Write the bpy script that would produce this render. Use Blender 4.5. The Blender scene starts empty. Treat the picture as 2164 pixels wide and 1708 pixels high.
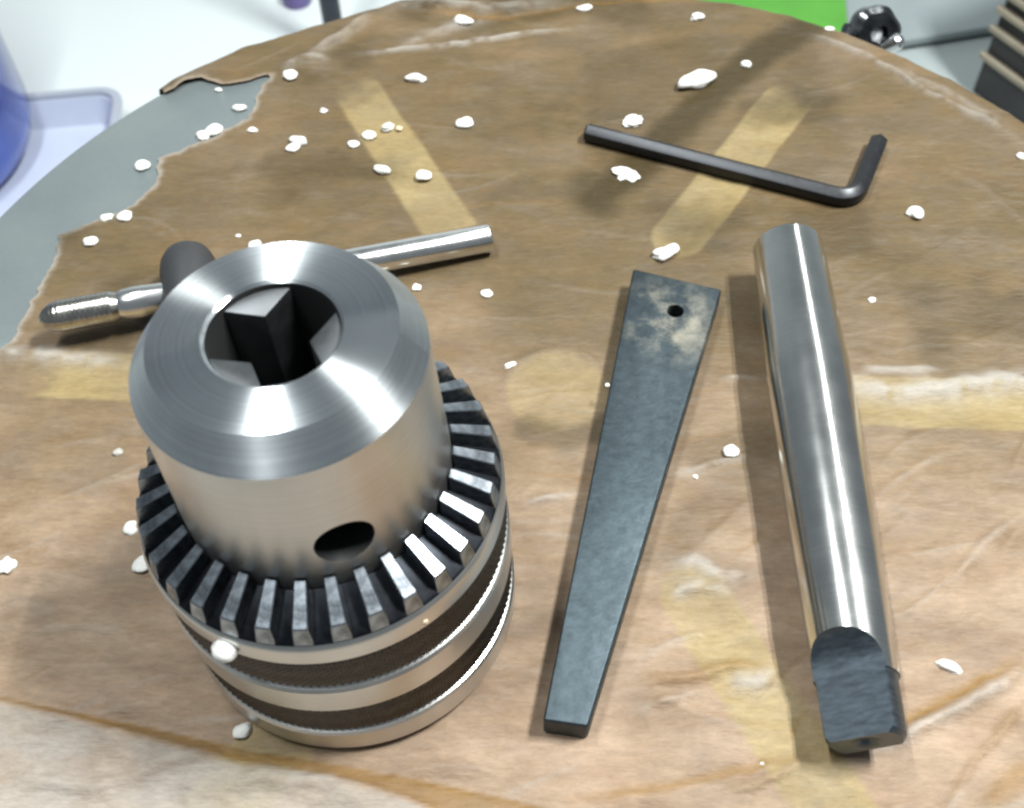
import bpy, bmesh, math, random
import numpy as np
from mathutils import Matrix, Vector

random.seed(7)
rng = np.random.default_rng(7)
R = math.radians
MM = 0.001
scene = bpy.context.scene
COL = scene.collection

# ------------------------------------------------------------------ camera
PW, PH, PF = 2164.0, 1708.0, 2374.6          # picture frame used for measuring, focal length in its pixels
CAM = np.array([0.0, -123.05, 161.27])        # mm, table centre is the origin
YAW, PIT, ROLL = R(-3.787), R(53.218), R(-2.365)
FW = np.array([math.sin(YAW) * math.cos(PIT), math.cos(YAW) * math.cos(PIT), -math.sin(PIT)])
_r = np.cross(FW, [0, 0, 1.0]); _r /= np.linalg.norm(_r); _u = np.cross(_r, FW)
RT = math.cos(ROLL) * _r + math.sin(ROLL) * _u
UP = -math.sin(ROLL) * _r + math.cos(ROLL) * _u
def at(px, py, z=0.0):
    """point (mm) where the sight line through a picture point meets the level z (mm)"""
    d = FW + (px - PW / 2) / PF * RT - (py - PH / 2) / PF * UP
    return CAM + (z - CAM[2]) / d[2] * d
cd = bpy.data.cameras.new('camera'); cam = bpy.data.objects.new('camera', cd); COL.objects.link(cam)
cd.sensor_fit = 'HORIZONTAL'; cd.sensor_width = 36; cd.lens = 36 * PF / PW
cd.clip_start = 0.005; cd.clip_end = 50
m = Matrix.Identity(4)
for i in range(3):
    m[i][0], m[i][1], m[i][2], m[i][3] = RT[i], UP[i], -FW[i], CAM[i] * MM
cam.matrix_world = m
cd.dof.use_dof = True; cd.dof.focus_distance = 0.178; cd.dof.aperture_fstop = 38.0
scene.camera = cam

# ------------------------------------------------------------------ light
world = bpy.data.worlds.new('World'); scene.world = world; world.use_nodes = True
bg = world.node_tree.nodes['Background']
bg.inputs[0].default_value = (0.80, 0.92, 1.0, 1); bg.inputs[1].default_value = 0.23
def tube(name, loc, target, power, w, l, col):
    ld = bpy.data.lights.new(name, 'AREA'); ld.shape = 'RECTANGLE'; ld.size = w; ld.size_y = l
    ld.energy = power; ld.color = col
    o = bpy.data.objects.new(name, ld); COL.objects.link(o)
    o.location = loc
    d = (Vector(target) - Vector(loc)).normalized()
    o.rotation_euler = (0, math.asin(-d.x), 0)      # long side stays along y
    return o
tube('fluorescent_tube_light', (-0.245, 0.05, 0.86), (-0.05, 0.05, 0), 9.6, 0.020, 0.50, (0.95, 1.0, 1.0))
tube('fluorescent_tube_light', (0.375, 0.06, 0.80), (0.05, 0.06, 0), 9.8, 0.014, 0.22, (0.97, 1.0, 0.98))
tube('fluorescent_tube_light', (0.430, 0.06, 0.80), (0.05, 0.06, 0), 9.8, 0.014, 0.22, (0.97, 1.0, 0.98))
tube('fluorescent_tube_light', (0.40, 0.62, 0.82), (0.05, 0.62, 0), 2.2, 0.026, 0.9, (0.97, 1.0, 0.98))
vs = scene.view_settings
vs.view_transform = 'Standard'; vs.look = 'None'; vs.exposure = -0.12; vs.gamma = 1.0; vs.use_curve_mapping = False
scene.cycles.use_denoising = True
scene.cycles.max_bounces = 8
scene.cycles.filter_width = 2.5
scene.cycles.sample_clamp_indirect = 4.0

# ------------------------------------------------------------------ helpers
def mesh_obj(name, verts, faces, mat, parent=None, scale=MM, sharp=35, smooth=True):
    me = bpy.data.meshes.new(name)
    me.from_pydata([tuple(float(c) * scale for c in v) for v in verts], [], [tuple(f) for f in faces])
    me.update()
    return link_mesh(name, me, mat, parent, sharp, smooth)
def link_mesh(name, me, mat, parent=None, sharp=35, smooth=True):
    if smooth:
        me.polygons.foreach_set('use_smooth', [True] * len(me.polygons))
        me.set_sharp_from_angle(angle=R(sharp))
    if mat is not None and not me.materials: me.materials.append(mat)
    o = bpy.data.objects.new(name, me); COL.objects.link(o)
    if parent: o.parent = parent
    return o
def thing(name, label, cat, loc=(0, 0, 0), rotz=0.0, group=None):
    o = bpy.data.objects.new(name, None); COL.objects.link(o)
    o.empty_display_size = 0.01
    o.location = [c * MM for c in loc]; o.rotation_euler = (0, 0, rotz)
    return tag(o, label, cat, group)
def tag(o, label, cat, group=None, kind=None):
    if label: o['label'] = label
    if cat: o['category'] = cat
    if group: o['group'] = group
    if kind: o['kind'] = kind
    return o
def lathe(prof, n=96, closed=False, a0=0.0):
    """prof: list of (r, z); revolve about z"""
    v, f = [], []
    idx = []
    for r, z in prof:
        if r < 1e-6:
            idx.append([len(v)] * n); v.append((0, 0, z))
        else:
            idx.append(list(range(len(v), len(v) + n)))
            for k in range(n):
                a = a0 + 2 * math.pi * k / n
                v.append((r * math.cos(a), r * math.sin(a), z))
    for i in range(len(prof) - 1):
        A, B = idx[i], idx[i + 1]
        for k in range(n):
            q = [A[k], A[(k + 1) % n], B[(k + 1) % n], B[k]]
            q2 = []
            for x in q:
                if x not in q2: q2.append(x)
            if len(q2) >= 3: f.append(q2)
    return v, f
def bevel_me(verts, faces, w=0.4, seg=2, angle=30):
    bm = bmesh.new()
    bv = [bm.verts.new([c * MM for c in v]) for v in verts]
    for q in faces: bm.faces.new([bv[i] for i in q])
    bmesh.ops.recalc_face_normals(bm, faces=bm.faces)
    bm.normal_update()
    es = [e for e in bm.edges if len(e.link_faces) == 2 and e.calc_face_angle() > R(angle)]
    bmesh.ops.bevel(bm, geom=es, offset=w * MM, segments=seg, profile=0.6, affect='EDGES')
    me = bpy.data.meshes.new('m'); bm.to_mesh(me); bm.free()
    return me
def box_vf(x0, x1, y0, y1, z0, z1):
    v = [(x0, y0, z0), (x1, y0, z0), (x1, y1, z0), (x0, y1, z0), (x0, y0, z1), (x1, y0, z1), (x1, y1, z1), (x0, y1, z1)]
    return v, [(3, 2, 1, 0), (4, 5, 6, 7), (0, 1, 5, 4), (1, 2, 6, 5), (2, 3, 7, 6), (3, 0, 4, 7)]
def prism_vf(poly, z0, z1):
    n = len(poly)
    v = [(x, y, z0) for x, y in poly] + [(x, y, z1) for x, y in poly]
    f = [tuple(range(n - 1, -1, -1)), tuple(range(n, 2 * n))] + [(i, (i + 1) % n, n + (i + 1) % n, n + i) for i in range(n)]
    return v, f
def raw_me(v, f, scale=MM):
    me = bpy.data.meshes.new('raw'); me.from_pydata([tuple(float(c) * scale for c in p) for p in v], [], [tuple(q) for q in f]); me.update()
    bm = bmesh.new(); bm.from_mesh(me); bmesh.ops.remove_doubles(bm, verts=bm.verts, dist=1e-7); bmesh.ops.recalc_face_normals(bm, faces=bm.faces); bm.to_mesh(me); bm.free()
    return me
def carve(me, cutters):
    """me minus each cutter mesh, returned as a new mesh"""
    for cme in cutters:
        o = bpy.data.objects.new('tmp', me); c = bpy.data.objects.new('tmpc', cme)
        COL.objects.link(o); COL.objects.link(c)
        md = o.modifiers.new('b', 'BOOLEAN'); md.operation = 'DIFFERENCE'; md.solver = 'EXACT'; md.object = c
        dg = bpy.context.evaluated_depsgraph_get(); dg.update()
        me = bpy.data.meshes.new_from_object(o.evaluated_get(dg))
        bpy.data.objects.remove(o); bpy.data.objects.remove(c)
    return me
def tube_path(pts, rad, n=12, cap=True):
    pts = [np.array(p, float) for p in pts]
    v, f = [], []
    ref = np.array([0, 0, 1.0])
    for i, p in enumerate(pts):
        t = pts[min(i + 1, len(pts) - 1)] - pts[max(i - 1, 0)]; t /= np.linalg.norm(t)
        if abs(t @ ref) > 0.95: ref2 = np.array([1.0, 0, 0])
        else: ref2 = ref
        s = np.cross(t, ref2); s /= np.linalg.norm(s); w = np.cross(s, t)
        rr = rad[i] if hasattr(rad, '__len__') else rad
        for k in range(n):
            a = 2 * math.pi * (k + 0.5) / n
            v.append(p + rr * (math.cos(a) * s + math.sin(a) * w))
    for i in range(len(pts) - 1):
        for k in range(n):
            f.append((i * n + k, i * n + (k + 1) % n, (i + 1) * n + (k + 1) % n, (i + 1) * n + k))
    if cap:
        f.append(tuple(range(n))[::-1]); f.append(tuple(range((len(pts) - 1) * n, len(pts) * n)))
    return v, f

# ---- numpy noise
def vnoise(x, y, seed=0):
    g = np.random.default_rng(seed).random((64, 64))
    xi = np.floor(x).astype(int); yi = np.floor(y).astype(int)
    fx = x - xi; fy = y - yi
    fx = fx * fx * fx * (fx * (fx * 6 - 15) + 10); fy = fy * fy * fy * (fy * (fy * 6 - 15) + 10)
    a = g[xi % 64, yi % 64]; b = g[(xi + 1) % 64, yi % 64]; c = g[xi % 64, (yi + 1) % 64]; d = g[(xi + 1) % 64, (yi + 1) % 64]
    return (a * (1 - fx) + b * fx) * (1 - fy) + (c * (1 - fx) + d * fx) * fy
def fbm(x, y, seed=0, oct=4, gain=0.5):
    s = 0; a = 1; t = 0
    for i in range(oct):
        s = s + a * vnoise(x * 2 ** i + 13.7 * i, y * 2 ** i + 7.1 * i, seed + i); t += a; a *= gain
    return s / t

# ---- materials
class NT:
    def __init__(self, name):
        self.m = bpy.data.materials.new(name); self.m.use_nodes = True
        self.t = self.m.node_tree; self.b = self.t.nodes['Principled BSDF']
    def n(self, kind, **kw):
        o = self.t.nodes.new(kind)
        for k, v in kw.items():
            if isinstance(k, str) and k.startswith('i_'): o.inputs[k[2:].replace('_', ' ')].default_value = v
            else: setattr(o, k, v)
        return o
    def l(self, a, b): self.t.links.new(a, b)
    def set(self, **kw):
        for k, v in kw.items(): self.b.inputs[k.replace('_', ' ')].default_value = v
    def coords(self, scale=(1, 1, 1), kind='Object'):
        tc = self.n('ShaderNodeTexCoord'); mp = self.n('ShaderNodeMapping'); mp.inputs['Scale'].default_value = scale
        self.l(tc.outputs[kind], mp.inputs[0]); return mp.outputs[0]
    def noise(self, vec, scale, detail=4, rough=0.55):
        nn = self.n('ShaderNodeTexNoise'); nn.inputs['Scale'].default_value = scale; nn.inputs['Detail'].default_value = detail; nn.inputs['Roughness'].default_value = rough
        if vec is not None: self.l(vec, nn.inputs['Vector'])
        return nn.outputs['Fac']
    def ramp(self, fac, stops):
        r = self.n('ShaderNodeValToRGB'); e = r.color_ramp.elements
        while len(e) < len(stops): e.new(0.5)
        for el, (p, c) in zip(e, stops):
            el.position = p; el.color = c if len(c) == 4 else (*c, 1)
        self.l(fac, r.inputs[0]); return r.outputs[0]
    def mix(self, fac, a, b, mode='MIX'):
        mx = self.n('ShaderNodeMix', data_type='RGBA', blend_type=mode)
        for sock, val in ((mx.inputs[0], fac), (mx.inputs[6], a), (mx.inputs[7], b)):
            if isinstance(val, (int, float)): sock.default_value = val
            elif isinstance(val, tuple): sock.default_value = val if len(val) == 4 else (*val, 1)
            else: self.l(val, sock)
        return mx.outputs[2]
    def math(self, op, a, b=None, clamp=False):
        mt = self.n('ShaderNodeMath', operation=op); mt.use_clamp = clamp
        for sock, val in zip(mt.inputs, (a, b)):
            if val is None: continue
            if isinstance(val, (int, float)): sock.default_value = val
            else: self.l(val, sock)
        return mt.outputs[0]
    def bump(self, h, strength, dist):
        bp = self.n('ShaderNodeBump'); bp.inputs['Strength'].default_value = strength; bp.inputs['Distance'].default_value = dist
        self.l(h, bp.inputs['Height']); self.l(bp.outputs[0], self.b.inputs['Normal']); return bp
def steel(name, col, rough, aniso=0.0, arot=0.25, var=0.25, bumps=None, metal=1.0, vscale=(1, 1, 1), nscale=300, ring=None, ringk=0.12):
    t = NT(name); t.set(Metallic=metal, Roughness=rough)
    v = t.coords(vscale); n1 = t.noise(v, nscale, 5)
    lo = tuple(c * (1 - var) for c in col); hi = tuple(min(1, c * (1 + var)) for c in col)
    bc = t.ramp(n1, [(0.3, lo), (0.7, hi)])
    if ring:            # tool marks: fine lines across the turning or grinding direction
        ln = t.n('ShaderNodeVectorMath', operation='LENGTH'); t.l(t.coords(ring), ln.inputs[0])
        n2 = t.n('ShaderNodeTexNoise', noise_dimensions='1D'); n2.inputs['Scale'].default_value = 2600; n2.inputs['Detail'].default_value = 3
        t.l(ln.outputs['Value'], n2.inputs['W'])
        bc = t.mix(1.0, bc, t.ramp(n2.outputs['Fac'], [(0.3, (1 - ringk,) * 3), (0.7, (1 + ringk,) * 3)]), 'MULTIPLY')
        sc_ = t.noise(t.coords((1, 1, 1)), 900, 8, 0.8)
        bc = t.mix(t.ramp(sc_, [(0.66, (0, 0, 0)), (0.74, (0.35, 0.35, 0.35))]), bc, (0.25, 0.25, 0.25))
    t.l(bc, t.b.inputs['Base Color'])
    rr = t.n('ShaderNodeMapRange'); rr.inputs[3].default_value = rough * 0.8; rr.inputs[4].default_value = rough * 1.25
    t.l(n1, rr.inputs[0]); t.l(rr.outputs[0], t.b.inputs['Roughness'])
    if aniso:
        t.set(Anisotropic=aniso, Anisotropic_Rotation=arot)
        tg = t.n('ShaderNodeTangent', direction_type='RADIAL', axis='Z'); t.l(tg.outputs[0], t.b.inputs['Tangent'])
    if bumps: t.bump(n1, bumps, 0.0001)
    return t.m
def plain(name, col, rough=0.5, var=0.12, nscale=60, metal=0.0, bump=0.0, sss=0.0):
    t = NT(name); t.set(Roughness=rough, Metallic=metal)
    n1 = t.noise(t.coords(), nscale, 4)
    t.l(t.ramp(n1, [(0.3, tuple(c * (1 - var) for c in col)), (0.7, tuple(min(1, c * (1 + var)) for c in col))]), t.b.inputs['Base Color'])
    if bump: t.bump(n1, bump, 0.0004)
    return t.m

M = {}
M['turned'] = steel('turned_steel', (0.66, 0.69, 0.71), 0.235, aniso=1.0, var=0.05, nscale=120, ring=(1, 1, 0), ringk=0.06)
M['satin'] = steel('satin_steel', (0.58, 0.57, 0.55), 0.30, aniso=0.3, var=0.06, nscale=150, ring=(0, 0, 1), ringk=0.06)
M['polish'] = steel('ground_steel', (0.68, 0.68, 0.66), 0.19, var=0.05, nscale=200, ring=(0, 1, 0), ringk=0.05)
M['chrome'] = steel('bright_steel', (0.75, 0.74, 0.73), 0.2, var=0.05, nscale=300)
M['knurl'] = steel('knurled_steel', (0.085, 0.075, 0.065), 0.42, var=0.25, nscale=900)
M['tooth'] = steel('gear_steel', (0.27, 0.295, 0.325), 0.30, var=0.40, nscale=900, bumps=0.3)
M['dark_steel'] = steel('dark_gear_steel', (0.022, 0.024, 0.028), 0.42, var=0.3, nscale=500)
M['jaw'] = steel('jaw_steel', (0.11, 0.115, 0.12), 0.45, var=0.1, nscale=400)
M['black_oxide'] = steel('black_oxide_steel', (0.024, 0.025, 0.028), 0.36, var=0.2, nscale=700, metal=0.6)
M['tang'] = steel('milled_dark_steel', (0.120, 0.145, 0.170), 0.40, var=0.2, nscale=500, vscale=(1, 3, 1), bumps=0.2)
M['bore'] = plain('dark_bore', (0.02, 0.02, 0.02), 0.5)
M['foam'] = plain('white_foam', (0.60, 0.59, 0.56), 0.65, var=0.10, nscale=700, bump=0.5)
M['foam_tan'] = plain('tan_foam', (0.55, 0.42, 0.28), 0.65, var=0.1, nscale=900)
M['foam_grey'] = plain('grey_grit', (0.30, 0.28, 0.25), 0.6, var=0.2, nscale=900)

# ------------------------------------------------------------------ setting: bench under the drill table, sheet on it
BZ = -300.0
def ground_mat(name, col, rough, var, sc):
    t = NT(name); t.set(Roughness=rough)
    n1 = t.noise(t.coords(), sc, 6)
    t.l(t.ramp(n1, [(0.3, tuple(c * (1 - var) for c in col)), (0.7, tuple(min(1, c * (1 + var)) for c in col))]), t.b.inputs['Base Color'])
    t.bump(t.noise(t.coords(), sc * 6, 3), 0.15, 0.001)
    return t.m
v, f = box_vf(-1500, 1500, -900, 2500, BZ - 30, BZ)
tag(mesh_obj('bench_top', v, f, ground_mat('grey_painted_bench', (0.33, 0.37, 0.37), 0.5, 0.06, 9)), None, None, kind='structure')
v, f = box_vf(-1500, 1500, 1250, 1280, BZ, 1300)
tag(mesh_obj('reflector_wall', v, f, ground_mat('reflector_wall_white', (0.82, 0.86, 0.87), 0.7, 0.02, 4)), None, None, kind='structure')  # unseen wall, added so the metal has something bright to reflect
def white_board():
    x1 = at(1010, 0, BZ + 5)[0]
    v, f = box_vf(-1200, x1, -300, 1900, BZ + 0.2, BZ + 5)
    me = bevel_me(v, f, 1.5, 2)
    o = link_mesh('white_board', me, ground_mat('white_laminate', (0.60, 0.64, 0.645), 0.45, 0.02, 5))
    tag(o, 'large flat white board lying behind and below the round table', 'board')
white_board()

# ------------------------------------------------------------------ round iron table
TR = 125.0
SLOT_AZ = [-1.6 + 60 * k for k in range(6)]
def drill_table():
    root = thing('drill_table', 'round grey cast iron drill table with radial slots, mostly under brown paper', 'drill table')
    prof = [(0, -26), (40, -26), (42, -14), (TR - 12, -13), (TR - 10, -20), (TR - 1.5, -20), (TR, -18), (TR, -1.2), (TR - 0.5, -0.4), (TR - 1.4, 0), (0, 0)]
    v, f = lathe(prof, 180)
    me = raw_me(v, f)
    cut = []
    hv, hf = lathe([(0, -40), (9, -40), (9, 5), (0, 5)], 40); cut.append(raw_me(hv, hf))
    for a in SLOT_AZ:
        poly = []
        for k in range(9):
            t = R(90 + 180 * k / 8); poly.append((46 + 5 * math.cos(t), 5 * math.sin(t)))
        for k in range(9):
            t = R(-90 + 180 * k / 8); poly.append((96 + 5 * math.cos(t), 5 * math.sin(t)))
        c, s = math.cos(R(a)), math.sin(R(a))
        pv, pf = prism_vf([(c * x - s * y, s * x + c * y) for x, y in poly], -40, 5)
        cut.append(raw_me(pv, pf))
    me = carve(me, cut)
    t = NT('machined_cast_iron'); t.set(Metallic=0.55, Roughness=0.42)
    n1 = t.noise(t.coords(), 45, 6); n2 = t.noise(t.coords(), 900, 3)
    c1 = t.ramp(n1, [(0.25, (0.175, 0.205, 0.212)), (0.75, (0.23, 0.262, 0.262))])
    c2 = t.mix(0.08, c1, t.ramp(n2, [(0.3, (0.12, 0.13, 0.13)), (0.7, (0.26, 0.27, 0.27))]))
    t.l(c2, t.b.inputs['Base Color']); t.bump(n2, 0.10, 0.0002)
    link_mesh('plate', me, t.m, root, 30)
    # lock knob on the rim
    k0 = at(1846, 71, -14); az = math.atan2(k0[1], k0[0]); rr = math.hypot(k0[0], k0[1])
    toward = np.array([0.25, -0.80, 0.55]); toward /= np.linalg.norm(toward)
    q = Vector(toward).to_track_quat('Z', 'Y').to_matrix().to_4x4()
    prof = [(0, -6), (3.0, -6), (3.2, -4), (6.2, -3.2), (6.9, -1), (6.6, 1.5), (5.2, 2.8), (2.4, 3.0), (2.2, 1.2), (0, 1.0)]
    v, f = lathe(prof, 48)
    v = [((x * (1 + 0.045 * math.cos(6 * math.atan2(y, x))) if math.hypot(x, y) > 4 else x), (y * (1 + 0.045 * math.cos(6 * math.atan2(y, x))) if math.hypot(x, y) > 4 else y), z) for x, y, z in v]
    kn = mesh_obj('lock_knob', v, f, steel('dark_chrome', (0.10, 0.105, 0.11), 0.2, var=0.4, nscale=300), root)
    kn.matrix_local = Matrix.Translation(Vector(k0) * MM) @ q
    base = np.array([math.cos(az) * (TR - 3), math.sin(az) * (TR - 3), -14.0])
    sv, sf = tube_path([base, k0 - toward * 5], 2.6, 16)
    mesh_obj('knob_stud', sv, sf, M['dark_steel'], kn).matrix_parent_inverse = kn.matrix_basis.inverted()
    w0 = at(1884, 98, -14); sv, sf = tube_path([w0 + [-1.5, 1, -1.2], w0 + [1.6, 0.2, 1.4], w0 + [2.2, 0, 2.0]], [2.0, 2.1, 1.2], 14)
    mesh_obj('knob_ferrule', sv, sf, M['chrome'], kn).matrix_parent_inverse = kn.matrix_basis.inverted()
    w1 = at(1802, 66, -14); sv, sf = tube_path([w1 + [-2.0, 0, 0], w1 + [3, 1, -1]], [2.0, 2.4], 14)
    mesh_obj('knob_cap', sv, sf, M['black_oxide'], kn).matrix_parent_inverse = kn.matrix_basis.inverted()
drill_table()

# ------------------------------------------------------------------ oiled paper over the table
def poly_world(pts, z=0.3): return np.array([at(x, y, z)[:2] for x, y in pts])
def inside(px, py, poly):
    r = np.zeros(px.shape, bool); n = len(poly)
    for i in range(n):
        x0, y0 = poly[i]; x1, y1 = poly[(i + 1) % n]
        if y0 == y1: continue
        c = ((y0 > py) != (y1 > py)) & (px < (x1 - x0) * (py - y0) / (y1 - y0) + x0)
        r ^= c
    return r
def seg_dist(px, py, line, near=False):
    best = np.full(px.shape, 1e9); bx = px.copy(); by = py.copy(); sgn = np.zeros(px.shape); par = np.zeros(px.shape)
    n = len(line) - 1
    for i in range(n):
        ax, ay = line[i]; dx, dy = line[i + 1] - line[i]
        t = np.clip(((px - ax) * dx + (py - ay) * dy) / (dx * dx + dy * dy + 1e-12), 0, 1)
        qx = ax + t * dx; qy = ay + t * dy; d = np.hypot(px - qx, py - qy)
        k = d < best
        best[k] = d[k]; bx[k] = qx[k]; by[k] = qy[k]; sgn[k] = np.sign(dx * (py - ay) - dy * (px - ax))[k]; par[k] = ((i + t) / n)[k]
    return best, bx, by, sgn, par
def sm(a, b, x):
    t = np.clip((x - a) / (b - a), 0, 1); return t * t * (3 - 2 * t)
def dens(line, step=1.0, jit=0.0, seed=1):
    g = np.random.default_rng(seed); out = []
    for i in range(len(line) - 1):
        n = max(1, int(np.hypot(*(line[i + 1] - line[i])) / step))
        for k in range(n):
            p = line[i] + (line[i + 1] - line[i]) * k / n
            out.append(p + g.normal(0, jit, 2))
    out.append(line[-1]); return np.array(out)

TORN = [(576, 160), (544, 201), (536, 230), (522, 252), (460, 288), (398, 310), (339, 336), (328, 387), (292, 423), (263, 445), (197, 471), (128, 500), (120, 529), (95, 584), (66, 640), (35, 705), (18, 733), (-40, 770), (-130, 800), (-260, 850), (-420, 870), (-560, 890)]
STRIP = [(350, 200), (370, 192), (395, 177), (425, 170), (470, 182), (515, 175), (560, 160), (576, 160)]
def paper():
    g = 0.55; L = TR + 16
    n = int(2 * L / g) + 1
    ax = np.linspace(-L, L, n); X, Y = np.meshgrid(ax, ax, indexing='ij')
    X = X.ravel(); Y = Y.ravel()
    torn = dens(poly_world(TORN), 1.1, 0.28, 3); strip = dens(poly_world(STRIP), 1.5, 0.12, 4)
    a0 = math.atan2(torn[-1][1], torn[-1][0]); a1 = math.atan2(strip[0][1], strip[0][0])
    if a0 < 0: a0 += 2 * math.pi
    arc = np.array([(175 * math.cos(a0 + (a1 - a0) * k / 20), 175 * math.sin(a0 + (a1 - a0) * k / 20)) for k in range(21)])
    bare = np.concatenate([torn, arc, strip[:-1]])
    edge = np.concatenate([strip, torn[1:]])
    rho = np.hypot(X, Y); az = np.arctan2(Y, X)
    hem = TR + 6 + 8 * fbm(np.cos(az) * 3 + 9, np.sin(az) * 3 + 9, 5, 3)
    gone = inside(X, Y, bare)
    d, bx, by, _, _ = seg_dist(X, Y, edge)
    near = d < 1.5 * g
    keepv = (~gone) & (rho < hem)
    snap = (gone & near & (rho < hem))
    X = np.where(snap, bx, X); Y = np.where(snap, by, Y)
    okv = keepv | snap
    I = np.arange(n * n).reshape(n, n)
    q = np.stack([I[:-1, :-1], I[1:, :-1], I[1:, 1:], I[:-1, 1:]], -1).reshape(-1, 4)
    q = q[okv[q].all(1) & keepv[q].any(1)]
    used = np.unique(q); mp = np.full(n * n, -1); mp[used] = np.arange(len(used)); q = mp[q]
    X = X[used]; Y = Y[used]; rho = np.hypot(X, Y); az = np.arctan2(Y, X)
    dedge = seg_dist(X, Y, edge)[0]
    # --- heights (mm)
    near_side = sm(35, -62, Y)
    h = 0.42 + 0.07 * (fbm(X / 9, Y / 1.6, 11, 4) - 0.5) + 0.20 * (fbm(X / 16, Y / 14, 21, 3) - 0.5)
    wx = X + 6 * (fbm(X / 14, Y / 14, 71, 2) - .5); wy = Y + 6 * (fbm(X / 14, Y / 14, 72, 2) - .5)
    rid = 1 - np.abs(2 * fbm(wx / 15, wy / 7, 31, 3) - 1)
    h += near_side * 0.30 * sm(0.80, 1.0, rid) * sm(0.45, 0.7, fbm(X / 12, Y / 12, 33, 2)) + (0.25 + 0.75 * near_side) * 0.50 * (fbm(wx / 8, wy / 2.6, 41, 4, 0.55) - 0.45)
    near_pale = near_side * 0.85 + 0.30 * sm(-70, -20, -Y) * 0 ; amber = np.zeros_like(h); lift = np.zeros_like(h); darkening = np.zeros_like(h); pale = np.zeros_like(h)
    near_pale = near_pale + 0.5 * (fbm(X / 22, Y / 16, 51, 3) - 0.5)  # paper colour turns paler toward the near side, with random mottling
    gw = np.random.default_rng(77)
    for k in range(330):
        near_ = k < 210
        cx_ = gw.uniform(-125, 125); cy_ = gw.uniform(-100, -8) if near_ else gw.uniform(-10, 122)
        an = R(gw.normal(8, 16)) + (0.25 if cx_ > 20 and near_ else 0); ln_ = gw.uniform(4, 16) if near_ else gw.uniform(5, 22)
        wd = gw.uniform(0.35, 0.9); am_ = (gw.uniform(0.15, 0.5) if near_ else gw.uniform(0.06, 0.2)) * (1 if gw.random() < 0.65 else -0.8)
        bend = gw.normal(0, 0.012)
        sel = np.nonzero((np.abs(X - cx_) < ln_ + 4) & (np.abs(Y - cy_) < ln_ + 4))[0]
        if not len(sel): continue
        dx = X[sel] - cx_; dy = Y[sel] - cy_; uu = dx * math.cos(an) + dy * math.sin(an); ww = -dx * math.sin(an) + dy * math.cos(an) - bend * uu * uu
        env = np.clip(1 - (uu / ln_) ** 2, 0, 1) ** 1.5
        kk = np.exp(-np.where(ww > 0, ww / wd, ww / (wd * 2.6)) ** 2) * env
        h[sel] += am_ * kk
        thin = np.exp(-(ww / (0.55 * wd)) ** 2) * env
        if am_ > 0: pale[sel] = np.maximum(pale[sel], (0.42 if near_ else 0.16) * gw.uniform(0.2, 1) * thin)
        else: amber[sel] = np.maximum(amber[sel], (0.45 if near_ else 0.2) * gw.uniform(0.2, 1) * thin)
    # over the slots and the bore the sheet sags and is not wetted by the iron
    for a in SLOT_AZ:
        c, s = math.cos(R(a)), math.sin(R(a))
        t = np.clip(c * X + s * Y, 46, 96); dd = np.hypot(X - t * c, Y - t * s)
        dn = dd + 0.7 * (fbm(X / 6, Y / 6, 17, 3) - 0.5); k = sm(5.9, 5.0, dn) * (0.75 + 0.25 * sm(46, 60, c * X + s * Y)) * sm(101, 90, c * X + s * Y + 8 * (fbm(X / 5, Y / 5, 18, 2) - .5)); lift = np.maximum(lift, k); h -= 0.38 * sm(5.5, 1.5, dd)
    dd = np.hypot(X, Y); lift = np.maximum(lift, 0.55 * sm(9.6, 8.4, dd)); h -= 0.3 * sm(9, 4, dd); h += 0.5 * np.exp(-((dd - 9.6) / 0.9) ** 2) * sm(-2, 6, Y)
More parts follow.
